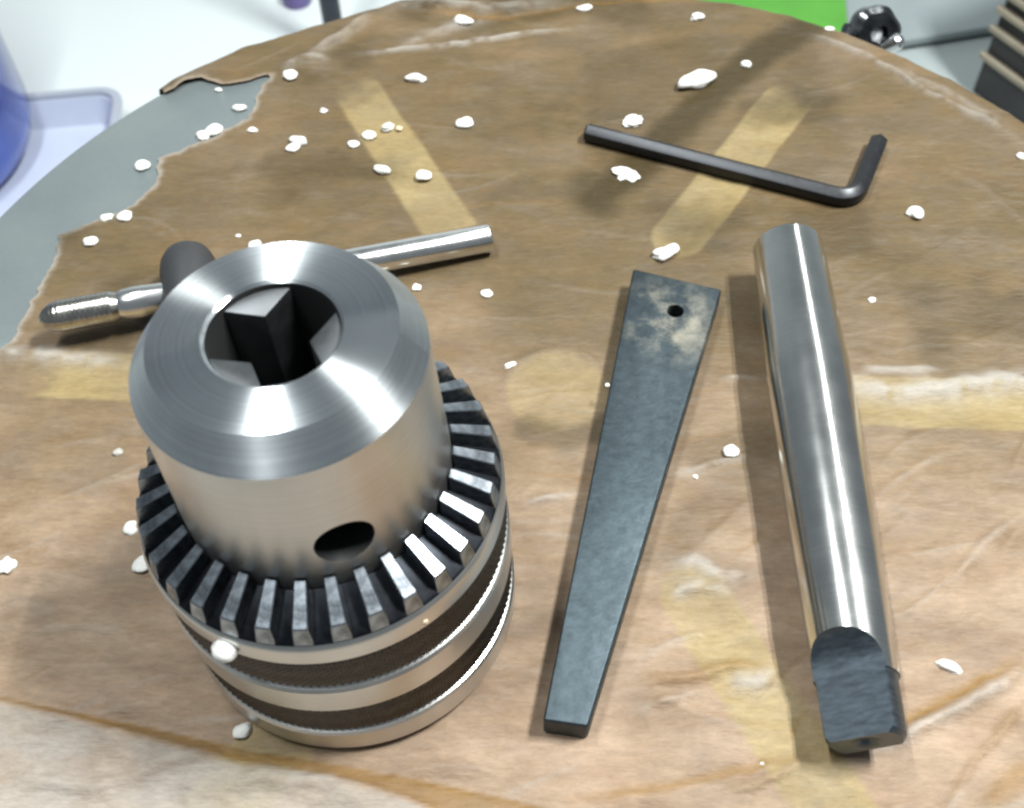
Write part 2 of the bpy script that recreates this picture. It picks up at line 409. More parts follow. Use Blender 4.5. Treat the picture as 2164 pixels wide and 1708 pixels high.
    # creases: (picture polyline, height, half width, amber, pale); pale paints sheen along the ridges
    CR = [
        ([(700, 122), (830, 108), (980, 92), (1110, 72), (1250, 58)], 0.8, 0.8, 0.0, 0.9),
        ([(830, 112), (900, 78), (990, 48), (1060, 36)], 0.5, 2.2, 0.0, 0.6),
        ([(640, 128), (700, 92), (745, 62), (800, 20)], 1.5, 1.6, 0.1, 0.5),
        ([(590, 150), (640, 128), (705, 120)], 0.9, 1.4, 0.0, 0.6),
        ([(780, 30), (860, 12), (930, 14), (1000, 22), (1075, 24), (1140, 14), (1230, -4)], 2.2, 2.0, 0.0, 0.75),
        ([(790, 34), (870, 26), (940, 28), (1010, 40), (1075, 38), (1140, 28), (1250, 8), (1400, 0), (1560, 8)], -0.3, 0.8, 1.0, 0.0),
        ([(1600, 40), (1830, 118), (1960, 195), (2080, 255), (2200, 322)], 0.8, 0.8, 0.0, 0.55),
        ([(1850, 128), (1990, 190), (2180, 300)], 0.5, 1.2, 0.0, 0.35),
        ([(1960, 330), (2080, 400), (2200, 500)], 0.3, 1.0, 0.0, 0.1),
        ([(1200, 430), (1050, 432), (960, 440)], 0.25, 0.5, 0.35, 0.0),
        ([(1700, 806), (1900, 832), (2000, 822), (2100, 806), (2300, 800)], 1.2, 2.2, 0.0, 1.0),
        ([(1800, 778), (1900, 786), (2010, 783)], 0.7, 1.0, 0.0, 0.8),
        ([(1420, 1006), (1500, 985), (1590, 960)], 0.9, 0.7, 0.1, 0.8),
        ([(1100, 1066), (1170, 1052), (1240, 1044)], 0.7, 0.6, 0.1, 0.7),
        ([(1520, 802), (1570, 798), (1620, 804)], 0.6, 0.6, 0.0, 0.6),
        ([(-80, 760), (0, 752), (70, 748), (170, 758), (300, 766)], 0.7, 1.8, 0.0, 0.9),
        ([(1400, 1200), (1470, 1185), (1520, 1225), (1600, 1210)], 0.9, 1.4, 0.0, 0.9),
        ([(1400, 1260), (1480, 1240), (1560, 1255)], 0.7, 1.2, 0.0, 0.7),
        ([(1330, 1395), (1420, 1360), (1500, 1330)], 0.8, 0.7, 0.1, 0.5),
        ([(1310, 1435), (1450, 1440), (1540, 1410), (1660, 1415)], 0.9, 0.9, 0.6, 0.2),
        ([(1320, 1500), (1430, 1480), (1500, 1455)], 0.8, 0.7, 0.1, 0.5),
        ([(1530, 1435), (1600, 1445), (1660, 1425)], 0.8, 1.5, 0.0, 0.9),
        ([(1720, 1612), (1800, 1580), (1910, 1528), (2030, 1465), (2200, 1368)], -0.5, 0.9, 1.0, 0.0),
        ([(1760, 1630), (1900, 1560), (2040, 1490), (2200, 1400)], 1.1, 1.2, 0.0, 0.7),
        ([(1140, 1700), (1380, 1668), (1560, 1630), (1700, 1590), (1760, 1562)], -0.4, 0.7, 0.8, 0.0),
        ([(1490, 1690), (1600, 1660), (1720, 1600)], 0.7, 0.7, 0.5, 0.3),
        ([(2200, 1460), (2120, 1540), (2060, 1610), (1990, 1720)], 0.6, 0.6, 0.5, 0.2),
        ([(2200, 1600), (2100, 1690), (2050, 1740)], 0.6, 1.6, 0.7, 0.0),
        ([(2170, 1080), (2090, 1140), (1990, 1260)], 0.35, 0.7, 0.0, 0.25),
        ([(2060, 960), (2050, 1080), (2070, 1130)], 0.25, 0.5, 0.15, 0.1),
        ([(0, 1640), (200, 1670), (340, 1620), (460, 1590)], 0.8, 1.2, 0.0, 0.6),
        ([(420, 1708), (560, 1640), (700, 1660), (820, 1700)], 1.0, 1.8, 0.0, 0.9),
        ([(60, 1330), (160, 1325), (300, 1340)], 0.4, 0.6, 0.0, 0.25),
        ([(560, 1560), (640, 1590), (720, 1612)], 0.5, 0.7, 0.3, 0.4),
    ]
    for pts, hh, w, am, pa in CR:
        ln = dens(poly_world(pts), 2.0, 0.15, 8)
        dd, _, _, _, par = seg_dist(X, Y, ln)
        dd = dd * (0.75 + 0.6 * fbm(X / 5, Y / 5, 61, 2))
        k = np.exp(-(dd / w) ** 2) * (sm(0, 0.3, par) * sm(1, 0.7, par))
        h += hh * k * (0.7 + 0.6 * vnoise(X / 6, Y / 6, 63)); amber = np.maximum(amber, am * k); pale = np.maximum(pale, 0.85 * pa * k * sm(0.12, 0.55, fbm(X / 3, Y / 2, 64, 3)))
    # folded-over band at the near edge: doubled paper, amber
    bu = poly_world([(-60, 1462), (0, 1474), (150, 1503), (330, 1538), (520, 1580), (700, 1612), (900, 1648), (1100, 1692), (1260, 1735)])
    bl = poly_world([(-60, 1470), (0, 1484), (150, 1521), (330, 1568), (430, 1594), (520, 1616), (700, 1645), (860, 1690), (960, 1740)])
    band = inside(X, Y, np.concatenate([bu, bl[::-1]]))
    du, _, _, su, pu = seg_dist(X, Y, bu); dl, _, _, sl, pl = seg_dist(X, Y, bl)
    kb = np.where(band, np.clip(0.75 + 0.5 * np.exp(-du / 0.7), 0, 1), 0) * sm(-0.1, 0.5, np.minimum(du, dl))
    amber = np.maximum(amber, kb)
    below = sl < 0
    h += 1.1 * np.where(below, np.exp(-(dl / 3.5) ** 2), np.exp(-(dl / 0.6) ** 2)) - 0.3 * np.exp(-(du / 0.7) ** 2)
    pale = np.maximum(pale, np.where(below & (dl < 40), sm(0, 1.0, dl) * (0.55 + 0.6 * (fbm(X / 9, Y / 7, 81, 3) - 0.3)), 0))
    # darker patches: diagonal band, wedge and scattered spots
    def blob(pts, w, s, soft=0.6):
        ln = poly_world(pts); dd, _, _, _, _ = seg_dist(X, Y, ln)
        dd = dd + 2.0 * (fbm(X / 5, Y / 5, 91, 3) - 0.5)
        return s * sm(w * (1 + soft), w * (1 - soft), dd)
    darkening = np.maximum(darkening, blob([(1720, 50), (1600, 120), (1480, 220), (1360, 330), (1260, 425)], 4.6, 0.95))
    darkening = np.maximum(darkening, blob([(1250, 390), (1270, 425)], 5.0, 0.7))
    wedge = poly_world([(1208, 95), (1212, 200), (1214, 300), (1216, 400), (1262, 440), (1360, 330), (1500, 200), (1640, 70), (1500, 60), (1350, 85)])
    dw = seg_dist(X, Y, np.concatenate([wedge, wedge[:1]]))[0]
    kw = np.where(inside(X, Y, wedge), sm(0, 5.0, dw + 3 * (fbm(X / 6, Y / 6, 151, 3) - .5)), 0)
    darkening = np.maximum(darkening, 0.36 * kw)
    darkening = np.maximum(darkening, blob([(1120, 905), (1200, 930), (1290, 900)], 2.6, 0.55))
    darkening = np.maximum(darkening, blob([(1500, 960), (1600, 930), (1530, 1050), (1440, 1120)], 4.0, 0.35))
    darkening = np.maximum(darkening, 0.55 * sm(0.54, 0.74, fbm(X / 26 + 3, Y / 20, 95, 4)) * sm(-45, 5, Y))
    darkening = np.maximum(darkening, 0.45 * np.clip(1 - np.abs(seg_dist(X, Y, poly_world([(1450, 1120), (1300, 1420)]))[0]) / 5, 0, 1) * 0)
    pale = np.maximum(pale, 0.55 * sm(1.5, 0.1, dedge + 0.9 * (fbm(X / 1.6, Y / 1.6, 141, 2) - 0.4)) * (X < -20))
    # flap along the rim at the torn corner stands up a little
    sd = seg_dist(X, Y, strip)[0]; flap = (X < -47) & (rho > TR - 22)
    h += np.where(flap, 0.30 * np.exp(-(sd / 3.0) ** 2) * sm(-44, -58, X), 0); amber = np.maximum(amber, np.where(flap, 0.35 * sm(1.0, 0.2, sd) * sm(-50, -60, X), 0))
    # rim puckers
    h += sm(TR - 9, TR - 2, rho) * 0.9 * np.clip(fbm(az * 9, rho / 20, 97, 3) - 0.35, 0, 1) * 2
    # keep the sheet flat where something lies on it
    for (x0, y0, x1, y1, w) in ((-32.35, -40.9, -32.35, -40.9, 27), (43.3, -64, 43.3, 27, 5), (22, 22, 2, -63, 8), (5, 69, 59, 49, 2.5), (59, 49, 68, 66, 2.5), (-13, 35, -40, 27, 3), (-72, 28, -64, 2, 6)):
        dd = seg_dist(X, Y, np.array([[x0, y0], [x1, y1 + 1e-3]]))[0]
        k = sm(w + 5, w, dd); h = h * (1 - k) + np.minimum(h, 0.30) * k
    h = np.where(lift > 0.3, np.maximum(h, -1.0), np.maximum(h, 0.12))
    # --- bend over the rim
    rb = 2.0; s = rho - (TR - 1.2)
    ang = np.clip(s / rb, 0, math.pi / 2); over = np.clip(s - rb * math.pi / 2, 0, None)
    wav = (fbm(np.cos(az) * 6 + 20, np.sin(az) * 6 + 20, 99, 3) - 0.3)
    nr = np.where(s > 0, (TR - 1.2) + (rb + h) * np.sin(ang) + over * 0.25 * wav, rho)
    nz = np.where(s > 0, -rb + (rb + h) * np.cos(ang) - over, h)
    k = nr / np.maximum(rho, 1e-6); X2, Y2 = X * k, Y * k
    me = bpy.data.meshes.new('oiled_paper')
    co = np.stack([X2, Y2, nz], 1) * MM
    me.vertices.add(len(co)); me.vertices.foreach_set('co', co.astype(np.float32).ravel())
    me.loops.add(q.size); me.loops.foreach_set('vertex_index', q.ravel().astype(np.int32))
    me.polygons.add(len(q)); me.polygons.foreach_set('loop_start', (np.arange(len(q)) * 4).astype(np.int32)); me.polygons.foreach_set('loop_total', np.full(len(q), 4, np.int32))
    me.update(); me.validate()
    me.polygons.foreach_set('use_smooth', [True] * len(me.polygons))
    for nm, ch in (('tint_mask', (np.clip(near_pale, 0, 1), lift, amber)), ('dark_pale_mask', (np.clip(darkening, 0, 1), np.clip(pale, 0, 1), np.zeros_like(h)))):  # second set: dark patches, painted crease sheen, pale torn edge
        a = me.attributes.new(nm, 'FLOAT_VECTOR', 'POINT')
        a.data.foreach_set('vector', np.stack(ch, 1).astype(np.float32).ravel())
    t = NT('oiled_brown_paper')
    a1 = t.n('ShaderNodeAttribute', attribute_name='tint_mask'); a2 = t.n('ShaderNodeAttribute', attribute_name='dark_pale_mask')
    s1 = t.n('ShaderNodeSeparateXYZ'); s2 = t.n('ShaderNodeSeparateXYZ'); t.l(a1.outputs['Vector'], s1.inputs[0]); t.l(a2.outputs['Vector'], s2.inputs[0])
    gv = t.coords((0.30, 1.0, 1.0)); fine = t.noise(gv, 1500, 8, 0.72); mid = t.noise(gv, 160, 6, 0.62); big = t.noise(t.coords(), 42, 5, 0.6)
    col = t.ramp(big, [(0.28, (0.068, 0.048, 0.023)), (0.5, (0.084, 0.058, 0.027)), (0.72, (0.100, 0.066, 0.028))])
    col = t.mix(t.math('MULTIPLY', t.ramp(mid, [(0.42, (0, 0, 0)), (0.68, (1, 1, 1))]), 0.45), col, (0.1255, 0.0836, 0.0390))
    near_pale_col = t.ramp(mid, [(0.3, (0.190, 0.120, 0.074)), (0.62, (0.320, 0.229, 0.160))])
    col = t.mix(t.math('MULTIPLY', s1.outputs[0], 0.95, True), col, near_pale_col)
    col = t.mix(t.math('MULTIPLY', s1.outputs[1], 0.80), col, t.ramp(mid, [(0.3, (0.205, 0.150, 0.064)), (0.7, (0.265, 0.205, 0.100))]))
    m2 = t.noise(t.coords((0.8, 1.0, 1.0)), 75, 5, 0.65)
    col = t.mix(t.math('MULTIPLY', t.ramp(m2, [(0.42, (0, 0, 0)), (0.62, (1, 1, 1))]), 0.24), col, (0.0836, 0.0697, 0.0585))
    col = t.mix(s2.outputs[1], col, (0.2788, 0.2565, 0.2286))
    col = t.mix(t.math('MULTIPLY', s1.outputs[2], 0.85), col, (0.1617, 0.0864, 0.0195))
    blot = t.noise(t.coords((0.6, 1.0, 1.0)), 95, 7, 0.72)
    col = t.mix(t.math('MULTIPLY', t.ramp(blot, [(0.50, (0, 0, 0)), (0.70, (1, 1, 1))]), 0.30), col, (0.1338, 0.0753, 0.0290))
    blo2 = t.noise(t.coords((0.5, 1.1, 1.0)), 130, 7, 0.7)
    col = t.mix(t.math('MULTIPLY', t.ramp(blo2, [(0.54, (0, 0, 0)), (0.74, (1, 1, 1))]), 0.20), col, (0.2007, 0.1840, 0.1617))
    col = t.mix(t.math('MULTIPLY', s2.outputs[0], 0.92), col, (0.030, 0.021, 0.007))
    col = t.mix(0.42, col, t.ramp(fine, [(0.3, (0.30, 0.30, 0.30)), (0.7, (0.72, 0.72, 0.72))]), 'OVERLAY')
    t.l(col, t.b.inputs['Base Color'])
    t.set(Roughness=0.45, Specular_IOR_Level=0.20, Sheen_Weight=0.0)
    cr = t.noise(t.coords((0.35, 1.0, 1.0)), 220, 5, 0.6); rg = t.math('ABSOLUTE', t.math('SUBTRACT', cr, 0.5))
    hsum = t.math('ADD', t.math('ADD', t.math('MULTIPLY', mid, 0.5), t.math('MULTIPLY', fine, 0.3)), t.math('MULTIPLY', rg, -1.6))
    t.bump(hsum, 0.6, 0.0008)
    me.materials.append(t.m)
    o = bpy.data.objects.new('oiled_paper', me); COL.objects.link(o)
    tag(o, 'wrinkled oily brown paper sheet with a torn edge covering the round iron table', 'paper')
paper()

# ------------------------------------------------------------------ drill chuck
PZ = 0.32          # top of the paper where things lie on it (mm)
CX, CY = -32.35, -40.91
def drill_chuck():
    root = thing('drill_chuck', 'keyed steel drill chuck standing on its base with three jaws facing up', 'drill chuck', (CX + 1.3, CY - 0.8, PZ + 0.45))
    root.rotation_euler = (-0.0133, -0.0217, 0)        # it leans a little on the wrinkled paper
    # outer sleeve: plain bands, recesses for the knurls
    prof = [(0, 0.0), (24.0, 0.0), (24.6, 0.25), (24.95, 0.9), (25.0, 1.4), (25.0, 5.6), (24.7, 6.1), (24.25, 6.3), (24.2, 14.0), (24.7, 14.2), (25.0, 14.6), (25.0, 20.2), (24.7, 20.75), (24.25, 21.0),
            (24.2, 28.6), (24.6, 28.8), (24.9, 29.2), (24.9, 32.0), (24.8, 32.6), (24.5, 33.1), (24.0, 33.5), (18.0, 35.8), (17.2, 35.8)]
    v, f = lathe(prof, 160); sleeve = mesh_obj('sleeve', v, f, M['satin'], root, sharp=28)
    # knurled rings: real diamond relief
    def knurl(z0, z1):
        n, rows = 600, 30; v = []; f = []
        for j in range(rows + 1):
            z = z0 + (z1 - z0) * j / rows
            for k in range(n):
                a = 2 * math.pi * k / n
                p = 75 * a; s = z * 2.9
                hgt = abs(math.sin((p + s) / 1.0)) * abs(math.sin((p - s) / 1.0))
                e = min(1.0, min(j, rows - j) / 2.0)
                r = 24.22 + e * (0.18 + 0.36 * hgt)
                v.append((r * math.cos(a), r * math.sin(a), z))
        for j in range(rows):
            for k in range(n):
                f.append((j * n + k, j * n + (k + 1) % n, (j + 1) * n + (k + 1) % n, (j + 1) * n + k))
        mesh_obj('knurled_ring', v, f, M['knurl'], sleeve, sharp=60)
    knurl(6.4, 13.95); knurl(21.1, 28.55)
    # bevel gear: root cone + single teeth
    v, f = lathe([(17.6, 35.0), (18.3, 36.2), (24.2, 33.75), (24.5, 33.4)], 160); ring = mesh_obj('gear_ring', v, f, M['dark_steel'], root)
    NT_ = 32
    def tooth_me():
        prof = []
        st = [(18.4, 35.9, 38.9), (23.85, 33.3, 36.4)]
        v = []
        for i, (r, zb, zt) in enumerate(st):
            p = 2 * math.pi * r / NT_
            wt, wb = p * 0.205, p * 0.275
            dr = 0.62 if i else 0.0
            for s, z, rr in ((-wb, zb, r + dr), (wb, zb, r + dr), (wt, zt, r), (-wt, zt, r)):
                v.append((rr, s, z))
        f = [(0, 1, 2, 3), (7, 6, 5, 4), (3, 2, 6, 7), (1, 5, 6, 2), (0, 3, 7, 4), (0, 4, 5, 1)]
        me = bevel_me(v, f, 0.13, 1, 20)
        me.materials.append(M['tooth']); me.polygons.foreach_set('use_smooth', [False] * len(me.polygons))
        return me
    tm = tooth_me()
    for k in range(NT_):
        o = bpy.data.objects.new('tooth', tm); COL.objects.link(o); o.parent = ring
        o.rotation_euler = (0, 0, R(-90 + 3.2) + 2 * math.pi * k / NT_)
    # nose body with key holes and jaw bore
    prof = [(0, 30), (18.15, 30), (18.15, 38.2), (17.55, 59.5), (14.58, 63.62), (8.25, 63.70), (7.85, 63.4), (7.8, 62.8), (7.8, 36), (0, 36)]
    v, f = lathe(prof, 160)
    me = raw_me(v, f)
    cut = []
    for a in (294, 54, 174):
        cv, cf = lathe([(0, 0), (3.75, 0), (3.75, 14), (0, 14)], 40)
        mt = Matrix.Rotation(R(a), 4, 'Z') @ Matrix.Translation((9.5, 0, 44.6)) @ Matrix.Rotation(R(90), 4, 'Y')
        cut.append(raw_me([mt @ Vector(p) for p in cv], cf))
    # slanted jaw channels open out at the face
    me = carve(me, cut)
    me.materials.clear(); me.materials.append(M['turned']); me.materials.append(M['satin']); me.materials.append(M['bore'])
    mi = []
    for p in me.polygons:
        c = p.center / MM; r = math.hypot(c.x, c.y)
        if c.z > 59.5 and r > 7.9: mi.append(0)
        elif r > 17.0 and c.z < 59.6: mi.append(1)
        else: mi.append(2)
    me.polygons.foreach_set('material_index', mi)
    link_mesh('nose', me, None, root, 18)
    # jaws
    def jaw_me():
        # cross-section: 120 degree gripping edge pointing at the axis (-x), round back
        tip = 4.0; half = R(59); poly = [(tip, 0)]
        # straight flanks until radius 7.75
        def ray(sg):
            for s in np.linspace(0, 8, 400):
                x, y = tip + s * math.cos(half), sg * s * math.sin(half)
                if math.hypot(x, y) > 7.72: return (x, y)
        p1 = ray(1); p0 = ray(-1); a1 = math.atan2(p1[1], p1[0]); a0 = math.atan2(p0[1], p0[0])
        poly.append(p0)
        for k in range(1, 8):
            a = a0 + (a1 - a0) * k / 8; poly.append((7.72 * math.cos(a), 7.72 * math.sin(a)))
        poly.append(p1)
        n = len(poly); v = [(x, y, 34) for x, y in poly]
        v += [(x, y, 62.2 + 0.16 * (math.hypot(x, y) - 4.0)) for i, (x, y) in enumerate(poly)]
        # conical end face
        f = [tuple(range(n - 1, -1, -1)), tuple(range(n, 2 * n))] + [(i, (i + 1) % n, n + (i + 1) % n, n + i) for i in range(n)]
        return bevel_me(v, f, 0.25, 2, 30)
    jm = jaw_me(); jm.materials.append(M['jaw'])
    jm.polygons.foreach_set('use_smooth', [True] * len(jm.polygons)); jm.set_sharp_from_angle(angle=R(30))
    for k in range(3):
        o = bpy.data.objects.new('jaw', jm); COL.objects.link(o); o.parent = root
        o.rotation_euler = (0, 0, R(-3 + 120 * k))
drill_chuck()

# ------------------------------------------------------------------ taper arbor with tang
def taper_arbor():
    P0 = np.array([43.55, -66.0]); P1 = np.array([43.2, 29.2])       # tang end, far end
    dv = P1 - P0; Ln = np.hypot(*dv); rz = math.atan2(-dv[0], dv[1])
    root = thing('taper_arbor', 'polished round steel taper arbor with dark flat tang lying on the paper', 'arbor', (P0[0], P0[1], PZ), rz)
    # revolve about local z then lay along +y; z=0 tang end
    prof = [(0, 1.4), (1.0, 1.2), (1.5, 0.5), (1.9, 0), (4.9, 0), (5.5, 0.7), (5.6, 1.4), (5.72, 8.6), (5.8, 9.0), (6.06, 9.25), (6.12, 11), (6.42, 22), (6.85, 38), (7.05, 52), (7.2, 62), (7.2, 66), (7.1, 69), (6.85, 80), (6.46, Ln - 0.5), (6.1, Ln), (0, Ln)]
    v, f = lathe(prof, 96)
    me = raw_me(v, f)
    cut = []
    th = 2.75
    for sg in (1, -1):
        # block above the flat with a cylindrical run-out
        poly = [(-5, th), (9.2, th)] + [(9.2 + 6.5 * math.sin(a), th + 6.5 - 6.5 * math.cos(a)) for a in np.linspace(0.05, 1.45, 12)] + [(16, 12), (-5, 12)]
        n = len(poly)
        vv = [(-9, sg * y, z) for z, y in poly] + [(9, sg * y, z) for z, y in poly]
        ff = [tuple(range(n)), tuple(range(2 * n - 1, n - 1, -1))] + [(i, (i + 1) % n, n + (i + 1) % n, n + i) for i in range(n)]
        cut.append(raw_me(vv, ff))
    me = carve(me, cut)
    tilt = math.atan2(0.0 , 1)
    # split turned surface / tang by where the faces lie
    rot = Matrix.Translation((0, 0, 6.75 * MM)) @ Matrix.Rotation(R(0.5), 4, 'X') @ Matrix.Rotation(R(-90), 4, 'X') @ Matrix.Rotation(R(-34), 4, 'Z')
    bmA = bmesh.new(); bmA.from_mesh(me); bmB = bmA.copy()
    def is_tang(fc):
        c = fc.calc_center_median() / MM; r = math.hypot(c.x, c.y); z = c.z
        if z < 9.1: return True
        rs = np.interp(z, [q[1] for q in prof[9:]], [q[0] for q in prof[9:]])
        nn = fc.normal; radial = (nn.x * c.x + nn.y * c.y) / max(r, 1e-6)
        return z < 17 and (r < rs - 0.35 or abs(nn.z) > 0.3)
    bmesh.ops.delete(bmA, geom=[fc for fc in bmA.faces if is_tang(fc)], context='FACES')
    bmesh.ops.delete(bmB, geom=[fc for fc in bmB.faces if not is_tang(fc)], context='FACES')
    for nm, b, mt in (('taper', bmA, M['polish']), ('tang', bmB, M['tang'])):
        b.transform(rot)
        mm = bpy.data.meshes.new(nm); b.to_mesh(mm); b.free(); mm.materials.clear()
        tg_ = link_mesh(nm, mm, mt, root, 25)
    cv, cf = lathe([(0, 0.9), (0.8, 0.8), (1.2, 0.35), (1.75, -0.02), (2.0, -0.05)], 32)
    o = mesh_obj('centre_hole', [rot @ (Vector(p) * MM) / MM for p in cv], cf, M['tang'], tg_)
taper_arbor()

# ------------------------------------------------------------------ drift key (flat wedge)
def drift():
    T = 5.0
    fl, fr, nr, nl = (at(1338, 569, T)[:2], at(1525, 613, T)[:2], at(1243, 1538, T)[:2], at(1147, 1524, T)[:2])
    c0 = (fl + fr + nr + nl) / 4
    root = thing('drift_key', 'flat dark blued steel drift wedge with a small hole in its wide end', 'drift key', (c0[0], c0[1], PZ))
    poly = [tuple(p - c0) for p in (nl, nr, fr, fl)]
    # subdivide long edges so the outline can be very slightly bowed
    v, f = prism_vf(poly, 0, T)
    me = bevel_me(v, f, 0.65, 3)
    hp = at(1427, 660, T)[:2] - c0
    cv, cf = lathe([(0, -2), (1.55, -2), (1.55, 8), (0, 8)], 36)
    me = carve(me, [raw_me([(x + hp[0], y + hp[1], z) for x, y, z in cv], cf)])
    t = NT('blued_steel'); t.set(Metallic=0.75, Roughness=0.5)
    n1 = t.noise(t.coords((1.6, 0.7, 1)), 60, 6); n2 = t.noise(t.coords(), 700, 4); n3 = t.noise(t.coords(), 110, 5, 0.7)
    c = t.ramp(n1, [(0.3, (0.036, 0.047, 0.054)), (0.55, (0.046, 0.060, 0.068)), (0.75, (0.058, 0.074, 0.082))])
    # dried oil around the hole end
    tc = t.n('ShaderNodeTexCoord'); sub = t.n('ShaderNodeVectorMath', operation='DISTANCE'); t.l(tc.outputs['Object'], sub.inputs[0]); sub.inputs[1].default_value = (hp[0] * MM - 0.001, hp[1] * MM - 0.002, T * MM)
    mr = t.n('ShaderNodeMapRange'); mr.inputs[1].default_value = 0.012; mr.inputs[2].default_value = 0.004; t.l(sub.outputs['Value'], mr.inputs[0])
    k = t.math('MULTIPLY', mr.outputs[0], t.ramp(n3, [(0.46, (0, 0, 0)), (0.62, (1, 1, 1))]))
    c = t.mix(t.math('MULTIPLY', k, 0.9), c, (0.20, 0.185, 0.145))
    c = t.mix(0.3, c, t.ramp(n2, [(0.3, (0.2, 0.2, 0.2)), (0.7, (0.8, 0.8, 0.8))]), 'OVERLAY')
    t.l(c, t.b.inputs['Base Color'])
    t.l(t.math('SUBTRACT', 1.0, t.math('ADD', t.math('MULTIPLY', k, 0.7), 0.1)), t.b.inputs['Metallic'])
    t.bump(n2, 0.25, 0.0003)
    me.materials.clear()
    link_mesh('wedge', me, t.m, root, 30)
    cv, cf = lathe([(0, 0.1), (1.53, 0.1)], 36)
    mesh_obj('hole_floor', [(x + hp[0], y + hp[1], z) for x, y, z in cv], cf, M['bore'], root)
drift()

# ------------------------------------------------------------------ hex key
def hex_key():
    A = at(1238, 279, 2.0); C = at(1806, 424, 2.0); D = at(1858, 296, 2.0)
    w = 1.75; z = w * 1.0 + PZ - 0.02
    for p in (A, C, D): p[2] = 0
    root = thing('hex_key', 'black hex key with a short bent arm lying on the paper', 'hex key', (C[0], C[1], z))
    A = A - C; D = D - C
    ua = A / np.linalg.norm(A); ud = D / np.linalg.norm(D); fr = 4.2
    th = math.acos(ua @ ud); cut = fr / math.tan(th / 2); p0 = ua * cut; p1 = ud * cut
    bis = (ua + ud) / np.linalg.norm(ua + ud); cen = bis * fr / math.sin(th / 2)
    pts = [A, A * 0.995, p0]
    v0 = p0 - cen; v1 = p1 - cen
    for k in range(1, 10):
        q = v0 * (1 - k / 10) + v1 * (k / 10); pts.append(cen + q / np.linalg.norm(q) * fr)
    pts += [p1, D * 0.97, D]
    rc = w / math.cos(math.pi / 6)
    rad = [rc * 0.86] + [rc] * (len(pts) - 2) + [rc * 0.8]
    v, f = tube_path(pts, rad, 6)
    # round the hexagon's corners slightly
    me = bevel_me(v, f, 0.16, 2, 40)
    link_mesh('shaft', me, M['black_oxide'], root, 25)
hex_key()

# ------------------------------------------------------------------ chuck key
def chuck_key():
    e1 = at(1036, 504, 2.9); e0 = at(84, 676, 7.0); e1[2] = 2.75 + PZ; e0[2] = 7.0
    root = thing('chuck_key', 'bright steel chuck key bar with a dark round shank, lying behind the chuck', 'chuck key', (e1[0], e1[1], PZ))
    o0 = np.array([e1[0], e1[1], PZ]); L = np.linalg.norm(e1 - e0); u = (e1 - e0) / L
    P = lambda s: e0 + u * s - o0
    # bar
    prof = [(23, 2.3), (26, 2.7), (30, 2.85), (L - 0.4, 2.88), (L - 0.1, 2.75), (L, 2.5)]
    v, f = tube_path([P(s) for s, r in prof], [r for s, r in prof], 40); mesh_obj('handle_bar', v, f, M['chrome'], root, sharp=40)
    # swollen ribbed grip end
    st = []
    for s in np.linspace(0, 15, 90):
        r = 2.95 * math.sqrt(max(0.0, 1 - ((4.5 - s) / 4.6) ** 2)) if s < 4.5 else 2.95
        if s > 13: r = 2.95 - 0.7 * (s - 13) / 2
        if 1.5 < s < 12.5: r += 0.035 * math.sin(s * 2 * math.pi / 0.9)
        st.append((s, max(r, 0.15)))
    cl = [(13.6, 2.0), (14.2, 2.5), (15.5, 2.9), (17.5, 3.05), (20, 2.95), (22.5, 2.8), (25, 2.6)]
    v, f = tube_path([P(s) for s, r in cl], [r for s, r in cl], 40); mesh_obj('collar', v, f, M['chrome'], root, sharp=50)
    v, f = tube_path([P(s) for s, r in st], [r for s, r in st], 40); mesh_obj('grip_end', v, f, steel('grip_steel', (0.48, 0.46, 0.42), 0.22, var=0.2, nscale=500), root, sharp=50)
    # dark shank across the bar
    sd = np.array([0.26, -0.965, 0.0]); c0 = at(398, 566, 6.0); c0[2] = 5.4 + PZ
    c0 = c0 - o0
    st = [(-5.2, 0.3), (-5.0, 1.6), (-4.3, 3.2), (-3.0, 4.5), (-1.2, 5.2), (1.0, 5.4), (16, 5.4), (17, 5.0), (20, 4.8), (20.4, 6.2), (26, 5.2), (26.3, 2.6), (30, 2.5)]
    v, f = tube_path([c0 + sd * s for s, r in st], [r for s, r in st], 40); mesh_obj('shank', v, f, plain('dark_shank', (0.035, 0.036, 0.038), 0.5, metal=0.3), root, sharp=40)
chuck_key()

# ------------------------------------------------------------------ foam crumbs
def crumb_me(seed, sx, sy, sz, rough=0.28, sub=3):
    g = np.random.default_rng(seed)
    bm = bmesh.new(); bmesh.ops.create_icosphere(bm, subdivisions=sub, radius=1.0)
    ph = g.random(12) * 6.28; fr = g.normal(0, 1, (6, 3)) * 1.7
    for vt in bm.verts:
        p = np.array(vt.co); n = sum(math.sin(fr[i] @ p * (1 + 0.5 * i) + ph[i]) / (1 + 0.6 * i) for i in range(6)) * rough * 0.55
        p = p * (1 + n); vt.co = (p[0] * sx * MM, p[1] * sy * MM, max(p[2], -0.72) * sz * MM)
    zmin = min(vt.co.z for vt in bm.verts)
    for vt in bm.verts: vt.co.z -= zmin
    me = bpy.data.meshes.new('foam_crumb'); bm.to_mesh(me); bm.free()
    return me
G1 = 'white foam crumbs on the table'
